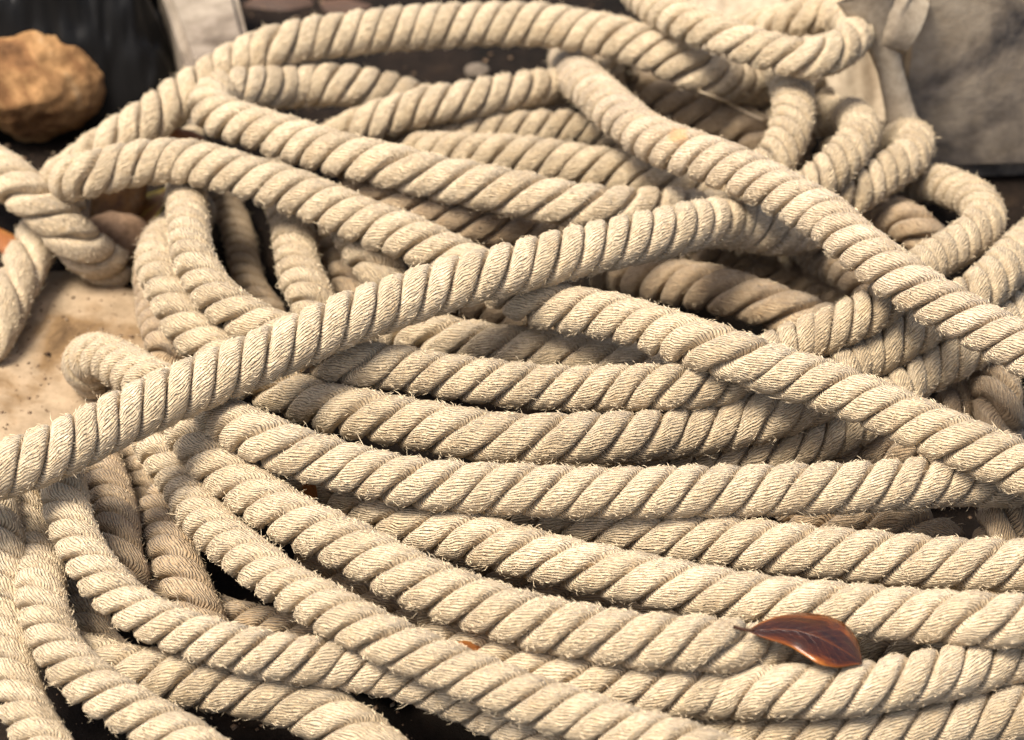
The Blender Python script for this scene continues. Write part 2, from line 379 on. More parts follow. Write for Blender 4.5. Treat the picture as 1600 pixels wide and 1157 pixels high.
def catmull(P, step=7.0):
    P = np.array(P, float)
    P = np.vstack([2 * P[0] - P[1], P, 2 * P[-1] - P[-2]])
    out = []
    for i in range(1, len(P) - 2):
        p0, p1, p2, p3 = P[i - 1:i + 3]
        d = lambda a, b: max(1e-6, np.hypot(*(a - b)[:2])) ** .5
        t0 = 0; t1 = t0 + d(p0, p1); t2 = t1 + d(p1, p2); t3 = t2 + d(p2, p3)
        n = max(2, int(np.hypot(*(p2 - p1)[:2]) / step))
        t = np.linspace(t1, t2, n, endpoint=False)[:, None]
        A1 = (t1 - t) / (t1 - t0) * p0 + (t - t0) / (t1 - t0) * p1
        A2 = (t2 - t) / (t2 - t1) * p1 + (t - t1) / (t2 - t1) * p2
        A3 = (t3 - t) / (t3 - t2) * p2 + (t - t2) / (t3 - t2) * p3
        B1 = (t2 - t) / (t2 - t0) * A1 + (t - t0) / (t2 - t0) * A2
        B2 = (t3 - t) / (t3 - t1) * A2 + (t - t1) / (t3 - t1) * A3
        out.append((t2 - t) / (t2 - t1) * B1 + (t - t1) / (t2 - t1) * B2)
    out.append(P[-2][None])
    return np.vstack(out)

LEVEL_H = 0.0198
paths, rid, lev, rad = [], [], [], []
for i, (_, df, _, _, cp) in enumerate(ROPES):
    q = catmull(cp)
    paths.append(q); rid.append(np.full(len(q), i)); rad.append(np.full(len(q), D0 * df / 2))
XY = np.vstack([q[:, :2] for q in paths]); lev = np.concatenate([q[:, 2] for q in paths])
rid = np.concatenate(rid); rad = np.concatenate(rad)
idx_in = np.concatenate([np.arange(len(q)) for q in paths])
dirs = ray_dir(XY[:, 0], XY[:, 1])
dl = np.linalg.norm(dirs, axis=1)
dirs /= dl[:, None]
ht = D0 * 0.5 + lev * LEVEL_H
t_target = (CAM[2] - ht) / (-dirs[:, 2])
t_floor = (CAM[2] - rad * 0.9) / (-dirs[:, 2])
t = t_target.copy()
# pairs of samples that come near each other in the view
cell = 95.0
keys = {}
for k, (x, y) in enumerate(XY):
    keys.setdefault((int(x // cell), int(y // cell)), []).append(k)
I, J = [], []
for (cx, cy), a in keys.items():
    a = np.array(a)
    for dx in (-1, 0, 1):
        for dy in (-1, 0, 1):
            b2 = keys.get((cx + dx, cy + dy))
            if b2 is None: continue
            b2 = np.array(b2)
            ii, jj = np.meshgrid(a, b2, indexing='ij')
            ii = ii.ravel(); jj = jj.ravel()
            dd = np.hypot(XY[ii, 0] - XY[jj, 0], XY[ii, 1] - XY[jj, 1])
            ok = (ii < jj) & (dd < 92) & ((rid[ii] != rid[jj]) | (np.abs(idx_in[ii] - idx_in[jj]) > 26))
            I.append(ii[ok]); J.append(jj[ok])
I = np.concatenate(I); J = np.concatenate(J)
over = np.where(lev[I] >= lev[J], 1.0, -1.0)            # +1: I is nearer the camera
# where two ropes run side by side the same one stays on top: one sign per pair of lengths and stretch
order = np.lexsort((idx_in[I], rid[J], rid[I]))
gk = rid[I][order] * 1000 + rid[J][order]
brk = np.r_[True, (np.diff(gk) != 0) | (np.diff(idx_in[I][order]) > 3)]
cl = np.cumsum(brk) - 1
dlev = (lev[I] - lev[J])[order]
near = np.exp(-(np.hypot(*(XY[I] - XY[J]).T)[order] / 30.0) ** 2) + .02
mean = np.bincount(cl, dlev * near) / np.bincount(cl, near)
same = (rid[I] == rid[J])[order]
ov = np.where(mean[cl] >= 0, 1.0, -1.0)
ov = np.where(same | (np.abs(dlev) > 0.45), over[order], ov)
over[order] = ov
first = np.zeros(len(t), bool); last = np.zeros(len(t), bool)
first[np.r_[0, np.where(np.diff(rid))[0] + 1]] = True
last[np.r_[np.where(np.diff(rid))[0], len(t) - 1]] = True
inner = ~(first | last)
ki = np.where(inner)[0]
rr = (rad[I] + rad[J]) * 0.965
cosd = (dirs[I] * dirs[J]).sum(1)
for it in range(260):
    ti, tj = t[I], t[J]
    # distance off each other across the view, gap along it
    off2 = ((dirs[I] * ((ti + tj) / 2)[:, None] - dirs[J] * ((ti + tj) / 2)[:, None]) ** 2).sum(1)
    need = np.sqrt(np.maximum(rr ** 2 - off2, 0))
    gap = (tj - ti) * over
    viol = np.where(off2 < rr ** 2, np.maximum(need - gap, 0), 0)
    m = viol > 0
    push = viol[m] * 0.5
    acc = np.zeros(len(t)); cnt = np.zeros(len(t)); mx = np.zeros(len(t)); mn = np.zeros(len(t))
    a, b2, o2 = I[m], J[m], over[m]
    np.minimum.at(mn, a, -push * (o2 > 0)); np.maximum.at(mx, a, push * (o2 < 0))
    np.maximum.at(mx, b2, push * (o2 > 0)); np.minimum.at(mn, b2, -push * (o2 < 0))
    t = t + (mn + mx) * 0.8
    dt = t - t_target
    for _ in range(7):
        lap = np.zeros(len(t)); lap[ki] = (dt[ki - 1] + dt[ki + 1]) / 2 - dt[ki]
        dt = dt + lap * 0.9
    t = t_target + dt
    t = t + (t_target - t) * 0.012
    t = np.minimum(t, t_floor)
P3 = CAM + dirs * t[:, None]

def frames(P):
    T = np.gradient(P, axis=0); T /= np.linalg.norm(T, axis=1)[:, None]
    n = len(P); U = np.zeros_like(P)
    u = np.array([0, 0, 1.0]); u -= T[0] * u.dot(T[0]); U[0] = u / np.linalg.norm(u)
    for k in range(1, n):
        u = U[k - 1] - T[k] * U[k - 1].dot(T[k]); U[k] = u / np.linalg.norm(u)
    return T, U, np.cross(T, U)

def resample(P, step):
    s = np.r_[0, np.cumsum(np.linalg.norm(np.diff(P, axis=0), axis=1))]
    n = max(8, int(s[-1] / step))
    q = np.linspace(0, s[-1], n)
    return np.stack([np.interp(q, s, P[:, k]) for k in range(3)], 1), q

def build_rope(i, P, D, lay, mi, label, cat="rope"):
    r = np.random.default_rng(100 + i)
    C, s = resample(P, 0.00115)
    n = len(C)
    # take the kinks out of the centre line and let it wander a little
    for _ in range(10): C[1:-1] = C[1:-1] * .5 + (C[:-2] + C[2:]) * .25
    T, U, V = frames(C)
    C = C + U * noise1(n, 26, D * .012, r)[:, None] + V * noise1(n, 26, D * .012, r)[:, None]
    T, U, V = frames(C)
    if isinstance(lay, (list, tuple)): lay = np.interp(np.linspace(0, 1, n), np.linspace(0, 1, len(lay)), lay)
    lay_v = lay * D * (1 + np.clip(noise1(n, 60, .06, r), -.15, .15))
    theta = -np.cumsum(2 * math.pi * np.gradient(s) / lay_v) + r.uniform(0, 6.28)
    thick = 1 + noise1(n, 35, .015, r)
    endd = np.minimum(s, s[-1] - s) / (D * .35)
    thick = thick * np.where(endd < 1, .35 + .65 * np.sqrt(np.clip(1 - (1 - endd) ** 2, 0, 1)), 1)
    if i == 1:
        pt = lambda x, y: tuple(P3[rid == 1][np.argmin(np.hypot(*(XY[rid == 1] - np.array([x, y])).T))] + np.array([0, -.006, .013]))
        M_STAIN = rope_material("stained_rope", (0.62, 0.50, 0.345), 0.5,
            [(pt(905, 120), .030, (.34, .27, .19), .75), (pt(975, 190), .022, (.40, .31, .21), .6), (pt(1062, 222), .009, (.55, .27, .08), .6)])
    root = bpy.data.objects.new("rope", None)
    scene.collection.objects.link(root)
    k0 = int(np.argmin(C[:, 2]))
    base = np.array([C[n // 2][0], C[n // 2][1], C[k0][2] - D / 2])
    root.location = base
    root.empty_display_size = .01
    tag(root, label, cat, GRP if cat == "rope" else None)
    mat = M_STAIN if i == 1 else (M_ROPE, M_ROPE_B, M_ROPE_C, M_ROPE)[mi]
    seg = 18
    ang = np.linspace(-math.pi, math.pi, seg + 1)          # seam on the inner side
    rho = 0.305 * D
    fib = []
    for j in range(3):
        th = theta + j * 2 * math.pi / 3 + noise1(n, 30, .05, r)
        er = U * np.cos(th)[:, None] + V * np.sin(th)[:, None]
        rj = rho * thick * (1 + noise1(n, 22, .02, r))
        S = C + er * rj[:, None]
        TS = np.gradient(S, axis=0)
        ds = np.linalg.norm(TS, axis=1); TS /= ds[:, None]
        er2 = er - TS * (er * TS).sum(1)[:, None]; er2 /= np.linalg.norm(er2, axis=1)[:, None]
        b = np.cross(TS, er2)
        psi = np.arctan(2 * math.pi * rho / lay_v)
        rt = 0.505 * (2 * math.pi * rho / 3) * np.cos(psi) * thick * (1 + noise1(n, 16, .025, r))
        rrr = 0.27 * D * thick * (1 + noise1(n, 18, .035, r))
        ca, sa = np.cos(ang), np.sin(ang)
        ca2 = np.sign(ca) * np.abs(ca) ** .62; sa2 = np.sign(sa) * np.abs(sa) ** .88
        jit = 1 + r.normal(0, .018, (n, seg + 1)); jit[:, -1] = jit[:, 0]
        jit = (jit + np.roll(jit, 1, 0)) / 2
        co = S[:, None, :] + er2[:, None, :] * (rrr[:, None] * ca2 * jit)[..., None] + b[:, None, :] * (rt[:, None] * sa2 * jit)[..., None]
        # strands press against each other: crests flatten to the rope's round outline
        w_ = co - C[:, None]; ax = (w_ * T[:, None]).sum(-1, keepdims=True) * T[:, None]
        pr = w_ - ax; dd = np.linalg.norm(pr, axis=-1, keepdims=True)
        k0_, k1_ = .40 * D * thick[:, None, None], .115 * D
        nd = np.where(dd > k0_, k0_ + k1_ * np.tanh((dd - k0_) / k1_), dd)
        co = C[:, None] + ax + pr * nd / np.maximum(dd, 1e-6)
        us = np.cumsum(ds)
        delta = float(np.mean(psi)) + .14
        arc = ang[None, :] * ((rrr + rt) / 2)[:, None]
        al = math.cos(delta) * us[:, None] + math.sin(delta) * arc
        ac = -math.sin(delta) * us[:, None] + math.cos(delta) * arc
        uv = np.stack([al + i * .37 + j * .11, ac + i * .53 + j * .29], -1).reshape(-1, 2)
        m_ = seg + 1
        a = np.arange(n - 1)[:, None] * m_ + np.arange(seg)[None, :]
        F = np.stack([a, a + m_, a + m_ + 1, a + 1], -1).reshape(-1, 4)[:, ::-1]
        vv = co.reshape(-1, 3)
        # end caps
        nv = len(vv)
        vv = np.vstack([vv, S[0] - TS[0] * .002, S[-1] + TS[-1] * .002])
        uv = np.vstack([uv, uv[0], uv[-1]])
        k = np.arange(seg)
        c1 = np.stack([np.full(seg, nv), k, k + 1], -1)
        c2 = np.stack([np.full(seg, nv + 1), (n - 1) * m_ + k + 1, (n - 1) * m_ + k], -1)
        mesh_obj("strand", vv - base, [F, np.vstack([c1, c2])], mat, root, uv)
        # loose fibres: where they grow, mostly on the outer crests
        dens = 1.7e3 if mi != 2 else 1.3e3
        nf = int(us[-1] * dens * FIB[i])
        kk = r.integers(2, n - 3, nf)
        aa = np.clip(r.normal(0, 1.0, nf), -1.9, 1.9)
        nrm = er2[kk] * np.cos(aa)[:, None] + b[kk] * np.sin(aa)[:, None]
        pos = S[kk] + er2[kk] * (rrr[kk] * np.cos(aa))[:, None] + b[kk] * (rt[kk] * np.sin(aa))[:, None]
        w_ = pos - C[kk]; ax = (w_ * T[kk]).sum(-1, keepdims=True) * T[kk]
        pr = w_ - ax; dd = np.linalg.norm(pr, axis=-1, keepdims=True); k0_ = .405 * D * thick[kk, None]
        pos = C[kk] + ax + pr * np.where(dd > k0_, k0_ + k1_ * np.tanh((dd - k0_) / k1_), dd) / np.maximum(dd, 1e-6)
        bt = b[kk] * np.cos(aa)[:, None] - er2[kk] * np.sin(aa)[:, None]
        fd = delta + r.normal(0, .28, nf)
        dr = TS[kk] * np.cos(fd)[:, None] + bt * np.sin(fd)[:, None]
        dr *= np.where(r.random(nf) < .5, 1, -1)[:, None]
        lift = np.abs(r.normal(0, .16, nf)); wild = r.random(nf) < .055
        lift[wild] = r.uniform(.3, 1.3, wild.sum())
        ln = r.uniform(.0014, .0048, nf); ln[wild] *= 1.25; lng = r.random(nf) < .008; ln[lng] = r.uniform(.005, .010, lng.sum()); lift[lng] = r.uniform(.2, .9, lng.sum())
        wd = r.uniform(.00011, .00024, nf)
        d1 = dr * np.cos(lift)[:, None] + nrm * np.sin(lift)[:, None]
        p0 = pos - nrm * .0002
        p1 = pos + d1 * (ln * .5)[:, None]
        curl = r.normal(0, .35, nf)
        side = np.cross(nrm, dr)
        p2 = p1 + (dr * np.cos(lift * .6)[:, None] + nrm * np.sin(lift * .6)[:, None] * .8 + side * curl[:, None]) * (ln * .5)[:, None]
        w = wd[:, None]
        fib.append(np.stack([p0 + side * w, p0 - side * w, p0 + nrm * w * 1.6,
                             p1 + side * w * .9, p1 - side * w * .9, p1 + nrm * w * 1.5, p2], 1))
    fv = np.concatenate(fib)
    kf = len(fv)
    o = np.arange(kf)[:, None, None] * 7
    Q = np.array([[0, 1, 4, 3], [1, 2, 5, 4], [2, 0, 3, 5]])[None] + o
    Tt = np.array([[3, 4, 6], [4, 5, 6], [5, 3, 6]])[None] + o
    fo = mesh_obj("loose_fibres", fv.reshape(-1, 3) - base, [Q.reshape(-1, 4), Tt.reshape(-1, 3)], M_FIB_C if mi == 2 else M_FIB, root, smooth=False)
    fo["kind"] = "stuff"
    return root

FIB = {i: 1.0 for i in range(200)}
FIB[16] = 2.3          # the most frayed rope
for i, (label, df, lay, mi, cp) in enumerate(ROPES):
    build_rope(i, P3[rid == i], D0 * df, lay, mi, label)

# ------------------------------------------------------------------ ground
gm = mottled("brown_earth", [(.35, (.004, .003, .002)), (.55, (.014, .009, .006)), (.75, (.045, .028, .016))], 14.0, .6, .01)
me_n = 90
gx, gy = np.meshgrid(np.linspace(-6, 6, me_n), np.linspace(-4, 10, me_n), indexing='ij')
gv = np.stack([gx, gy, gx * 0], -1).reshape(-1, 3)
a = (np.arange(me_n - 1)[:, None] * me_n + np.arange(me_n - 1)[None, :]).ravel()
ground = mesh_obj("ground", gv, np.stack([a, a + me_n, a + me_n + 1, a + 1], -1), gm)
ground["kind"] = "structure"

from mathutils import noise as mnoise
def fbm(p, sc, oct=4, seed=0.0):
    return mnoise.fractal(Vector((p[0] * sc + seed, p[1] * sc + seed * 1.7, p[2] * sc - seed)), 1.0, 2.1, oct)

def rock(name, loc, size, mat, seed, rotz=0.0, amp=.16, sc=1.1, facets=7, sub=5, label=None, cat="rock"):
    import bmesh
    bm = bmesh.new()
    bmesh.ops.create_icosphere(bm, subdivisions=sub, radius=1.0)
    rs = np.random.default_rng(seed)
    planes = [(v / np.linalg.norm(v), rs.uniform(.72, .95)) for v in rs.normal(0, 1, (facets, 3))]
    for v in bm.verts:
        p = np.array(v.co)
        for nn, d in planes:
            k = p.dot(nn)
            if k > d: p = p - nn * (k - d) * .85
        k = 1 + amp * fbm(p, sc, 5, seed) + amp * .16 * fbm(p, sc * 5, 4, seed + 3)
        v.co = Vector(p * k)
    co = np.array([v.co[:] for v in bm.verts]) * np.array(size)
    F = np.array([[v.index for v in f.verts] for f in bm.faces])
    bm.free()
    c, s_ = math.cos(rotz), math.sin(rotz)
    co = co @ np.array([[c, s_, 0], [-s_, c, 0], [0, 0, 1]])
    co[:, 2] -= co[:, 2].min() + .003
    o = mesh_obj(name, co, F, mat)
    o.location = loc
    tag(o, label, cat)
    return o

m_orange = mottled("orange_stone", [(.3, (.04, .02, .01)), (.43, (.19, .095, .04)), (.54, (.40, .23, .10)), (.70, (.55, .42, .27))], 14.0, .7, .008, dist=.6)
m_sand = mottled("sandy_stone", [(.34, (.09, .055, .028)), (.42, (.22, .14, .07)), (.52, (.33, .245, .155)), (.8, (.39, .30, .20))], 13.0, .35, .004, scale2=60, dist=.4)
m_grey = mottled("brown_grey_stone", [(.3, (.10, .065, .045)), (.5, (.26, .17, .11)), (.7, (.42, .27, .16))], 30.0, .5, .004)
m_tan = mottled("tan_chip_stone", [(.3, (.20, .13, .09)), (.5, (.42, .25, .12)), (.7, (.50, .40, .30))], 40.0, .5, .004)

p = at(62, 236, 0)
rock("rock", (p[0] - .004, p[1] + .03, 0), (.056, .045, .043), m_orange, 5, .3, amp=.15, label="lumpy orange rock lying beyond the rope heap at the left", facets=10)
# sandy slab under the left ropes
p = at(55, 590, 0)
slab = rock("stone_slab", (p[0] - .03, p[1] - .002, -.012), (.135, .105, .021), m_sand, 11, .12, amp=.08, sc=2.0, facets=4, label="broad tan sandstone slab lying under the ropes at the left edge", cat="stone slab")
p = at(178, 410, .0)
rock("rock", (p[0], p[1], 0), (.030, .022, .020), m_grey, 21, .5, label="brownish grey rock wedged beneath the thick wrapped rope end", sub=4)
p = at(188, 330, .02)
rock("rock", (p[0], p[1], 0), (.024, .010, .030), m_tan, 33, .75, label="small orange and grey stone chip under the long rope's left bend", sub=4)
p = at(745, 104, .008)
rock("pebble", (p[0], p[1], .0), (.010, .008, .006), mottled("white_pebble", [(.3, (.10, .08, .06)), (.7, (.20, .165, .13))], 60, .2, .002), 41, 0, label="whitish pebble in the gap under the top arching rope", cat="pebble", sub=4)

# black crumpled sheet beyond the rock
def cloth_patch(name, c00, c10, c01, hfun, mat, nx, ny, label, cat, thick=.0015, edge=None):
    """a sheet over the ground: c00 + u*(c10-c00) + v*(c01-c00), raised by hfun(u, v)"""
    u, v = np.meshgrid(np.linspace(0, 1, nx), np.linspace(0, 1, ny), indexing='ij')
    c00, c10, c01 = map(np.array, (c00, c10, c01))
    P = c00 + u[..., None] * (c10 - c00) + v[..., None] * (c01 - c00)
    H = np.vectorize(hfun)(u, v)
    P = P.copy(); P[..., 2] = H
    if edge:
        dx, dy = np.vectorize(edge)(u, v); P[..., 0] += dx; P[..., 1] += dy
    top = P.reshape(-1, 3)
    a = (np.arange(nx - 1)[:, None] * ny + np.arange(ny - 1)[None, :]).ravel()
    F = np.stack([a, a + ny, a + ny + 1, a + 1], -1)
    o = mesh_obj(name, top, F, mat)
    md = o.modifiers.new("thickness", 'SOLIDIFY'); md.thickness = thick; md.offset = -1
    tag(o, label, cat)
    return o

m_black, nt, b_ = new_mat("black_plastic")
b_.inputs["Base Color"].default_value = (.005, .0045, .004, 1); b_.inputs["Roughness"].default_value = .5
b_.inputs["Specular IOR Level"].default_value = .18
A0, A1, A2 = at(-160, 232, 0), at(292, 215, 0), at(-160, 20, 0)
def hb(u, v):
    base = min(1, v * 5) ** .6 * .10 * min(1, (1 - v) * 6) ** .5
    side = min(1, (1 - u) * 7) ** .6
    return .002 + base * side * (1 + .35 * mnoise.fractal(Vector((u * 3.5, v * 3.5, 2.2)), 1, 2, 3)) + .012 * (1 - abs(mnoise.fractal(Vector((u * 11, v * 9, 8.2)), 1, 2, 4)) * 2.5) * min(1, v * 6)
cloth_patch("plastic_sheet", A0, A1, A2 + np.array([0, .05, 0]), hb, m_black, 90, 80, "large black crumpled plastic sheet heaped behind the orange rock", "plastic sheet")

# bleached wooden beam
def box_mesh(name, corners_xy, z0, z1, mat, bev=.003, parent=None):
    import bmesh
    bm = bmesh.new()
    lo = [bm.verts.new((x, y, z0)) for x, y in corners_xy]; hi = [bm.verts.new((x, y, z1)) for x, y in corners_xy]
    k = len(lo)
    bm.faces.new(lo[::-1]); bm.faces.new(hi)
    for q in range(k): bm.faces.new((lo[q], lo[(q + 1) % k], hi[(q + 1) % k], hi[q]))
    bmesh.ops.recalc_face_normals(bm, faces=bm.faces)
    bmesh.ops.bevel(bm, geom=list(bm.edges), offset=bev, segments=3, affect='EDGES')
    me = bpy.data.meshes.new(name); bm.to_mesh(me); bm.free()
    me.materials.append(mat)
    o = bpy.data.objects.new(name, me); scene.collection.objects.link(o)
    if parent: o.parent = parent
    return o
m_wood = mottled("bleached_wood", [(.32, (.08, .06, .045)), (.46, (.22, .18, .14)), (.7, (.34, .29, .225))], 13.0, .3, .003, scale2=70)
hz = .075
q = [at(318, 175, hz), at(412, 150, hz), at(352, -90, hz), at(226, -90, hz)]
tag(box_mesh("wooden_beam", [(v[0], v[1]) for v in q], 0, hz, m_wood, .006), "bleached grey wooden beam running away behind the rope's upper left arch", "wooden beam")

# stone block at the right
m_block = mottled("weathered_concrete", [(.36, (.06, .056, .055)), (.45, (.22, .18, .14)), (.56, (.43, .345, .245)), (.75, (.58, .48, .35))], 11.0, .5, .004, scale2=45, dist=.3)
e0, e1 = at(1385, 276, .012), at(1760, 262, .012)
d = e1 - e0
back = np.array([.03, .35, 0])
blk = bpy.data.objects.new("concrete_block", None); scene.collection.objects.link(blk); blk.location = (e0 + e1) / 2 * np.array([1, 1, 0])
tag(blk, "weathered grey and tan concrete block standing behind the heap at the right", "concrete block")
o = box_mesh("block_body", [tuple((v - blk.location)[:2]) for v in map(Vector, (e0, e1, e1 + back, e0 + back))], .012, .30, m_block, .008, blk)
ins = np.array([.01, .012, 0])
o = box_mesh("block_foot", [tuple((v - blk.location)[:2]) for v in map(Vector, (e0 + ins, e1 + ins, e1 + back, e0 + back + ins))], 0, .0115, m_block, .001, blk)

# off-white canvas heaped behind the loops, with its hanging strap
m_canvas = mottled("off_white_canvas", [(.3, (.26, .20, .14)), (.5, (.40, .33, .24)), (.75, (.50, .43, .33))], 11.0, .15, .002, scale2=180)
bag = bpy.data.objects.new("canvas_bag", None); scene.collection.objects.link(bag)
bp_ = at(1270, 130, 0); bag.location = bp_
tag(bag, "crumpled off-white canvas bag slumped behind the eye-shaped rope loop", "canvas bag")
def hc(u, v):
    e = min(1, u * 9) ** .6 * min(1, (1 - u) * 12) ** .6 * min(1, v * 4) ** .7
    f = .5 + .5 * math.sin(u * 22 + 2.5 * math.sin(v * 5 + u * 4))
    return .003 + e * (.012 + .060 * v + .016 * f + .020 * mnoise.fractal(Vector((u * 4, v * 3, 5.5)), 1, 2, 3)) * min(1, (1 - v) * 8) ** .5
cb = cloth_patch("canvas_body", at(1040, 190, 0), at(1440, 215, 0), at(1040, -60, 0), hc, m_canvas, 150, 80, None, None)
cb.parent = bag; cb.matrix_parent_inverse = Matrix.Translation(-Vector(bp_))
def ribbon(name, pts, widths, th, mat, parent=None, n=60, wdir=None, cup=0.0):
    pts = np.array(pts); k = np.linspace(0, len(pts) - 1, n)
    P = np.stack([np.interp(k, range(len(pts)), pts[:, c]) for c in range(3)], 1)
    for _ in range(12): P[1:-1] = P[1:-1] * .5 + (P[:-2] + P[2:]) * .25
    Wd = np.interp(k, range(len(widths)), widths)
    T = np.gradient(P, axis=0); T /= np.linalg.norm(T, axis=1)[:, None]
    wd = np.array(wdir if wdir is not None else R_RIGHT, float)
    S = wd[None] - T * (T @ wd)[:, None]; S /= np.linalg.norm(S, axis=1)[:, None]
    Nn = np.cross(S, T)
    m = 12; a = np.linspace(0, 2 * math.pi, m, endpoint=False)
    co = P[:, None] + S[:, None] * (np.cos(a)[None, :] * Wd[:, None] / 2)[..., None] + Nn[:, None] * (np.sin(a)[None, :] * th / 2 + cup * np.cos(a)[None, :] ** 2)[..., None]
    i0 = np.arange(n - 1)[:, None] * m + np.arange(m)[None, :]; i1 = np.arange(n - 1)[:, None] * m + (np.arange(m)[None, :] + 1) % m
    F = np.stack([i0, i1, i1 + m, i0 + m], -1).reshape(-1, 4)
    v = co.reshape(-1, 3)
    c1 = np.array([[0, (q + 1) % m, len(v)] for q in range(m)])[:, ::-1]
    c2 = np.array([[(n - 1) * m + q, (n - 1) * m + (q + 1) % m, len(v) + 1] for q in range(m)])
    v = np.vstack([v, P[0], P[-1]])
    return mesh_obj(name, v, [F, np.vstack([c1, c2])], mat, parent)
def at_y(px, py, y):
    d = ray_dir(px, py); return CAM + d * ((y - CAM[1]) / d[1])
yb = e0[1]
st = ribbon("strap", [at_y(1352, -10, yb - .016), at_y(1378, 60, yb - .016), at_y(1392, 110, yb - .018), at_y(1404, 160, yb - .022), at_y(1415, 205, yb - .03), at_y(1425, 250, yb - .05)], [.040, .024, .018, .020, .024, .020], .006, m_canvas, wdir=(1, .1, 0), cup=.002)
st.parent = bag; st.matrix_parent_inverse = Matrix.Translation(-Vector(bp_))
fl = ribbon("flap", [at_y(1352, -30, yb - .004), at_y(1374, 8, yb - .010), at_y(1402, 30, yb - .014), at_y(1436, 44, yb - .012)], [.03, .04, .046, .040], .009, m_canvas, wdir=(0, .3, .95), cup=.004)
fl.parent = bag; fl.matrix_parent_inverse = Matrix.Translation(-Vector(bp_))

# ------------------------------------------------------------------ leaves
def top_t(px, py):
    """distance from the camera to the nearest rope surface in this direction"""
    d = ray_dir(px, py); d = d / np.linalg.norm(d)
    off = np.linalg.norm(P3 - CAM - d * ((P3 - CAM) @ d)[:, None], axis=1)
    m = off < rad
    if not m.any(): return (CAM[2]) / -d[2]
    return float(((P3[m] - CAM) @ d - np.sqrt(rad[m] ** 2 - off[m] ** 2)).min())

def leaf_material(name, stops, vein, rough=.32):
    m, nt, b = new_mat(name); L = nt.links
    uvn = nt.nodes.new("ShaderNodeUVMap"); uvn.uv_map = "UVMap"
    sp = nt.nodes.new("ShaderNodeSeparateXYZ"); L.new(uvn.outputs[0], sp.inputs[0])
    n = N(nt, "ShaderNodeTexNoise", Scale=5.0, Detail=5.0, Roughness=.65); L.new(uvn.outputs[0], n.inputs[0])
    edge = math_n(nt, 'ABSOLUTE', sp.outputs[1])
    f = math_n(nt, 'ADD', math_n(nt, 'MULTIPLY', n.outputs[0], .75), math_n(nt, 'MULTIPLY', math_n(nt, 'POWER', edge, 3.0), .33))
    c = ramp(nt, f, stops).outputs[0]
    vx = math_n(nt, 'ADD', math_n(nt, 'MULTIPLY', sp.outputs[0], 11.0), math_n(nt, 'MULTIPLY', edge, -3.2))
    vv = math_n(nt, 'ABSOLUTE', math_n(nt, 'SUBTRACT', math_n(nt, 'FRACT', vx), .5))
    vm = math_n(nt, 'LESS_THAN', vv, .045)
    mid = math_n(nt, 'LESS_THAN', edge, .035)
    k = math_n(nt, 'MAXIMUM', math_n(nt, 'MULTIPLY', vm, .45), mid)
    L.new(mixc(nt, k, c, vein), b.inputs["Base Color"])
    bp = N(nt, "ShaderNodeBump", Strength=.5, Distance=.0006)
    L.new(math_n(nt, 'ADD', k, n.outputs[0]), bp.inputs["Height"]); L.new(bp.outputs[0], b.inputs["Normal"])
    b.inputs["Roughness"].default_value = rough
    b.inputs["Specular IOR Level"].default_value = .5
    return m

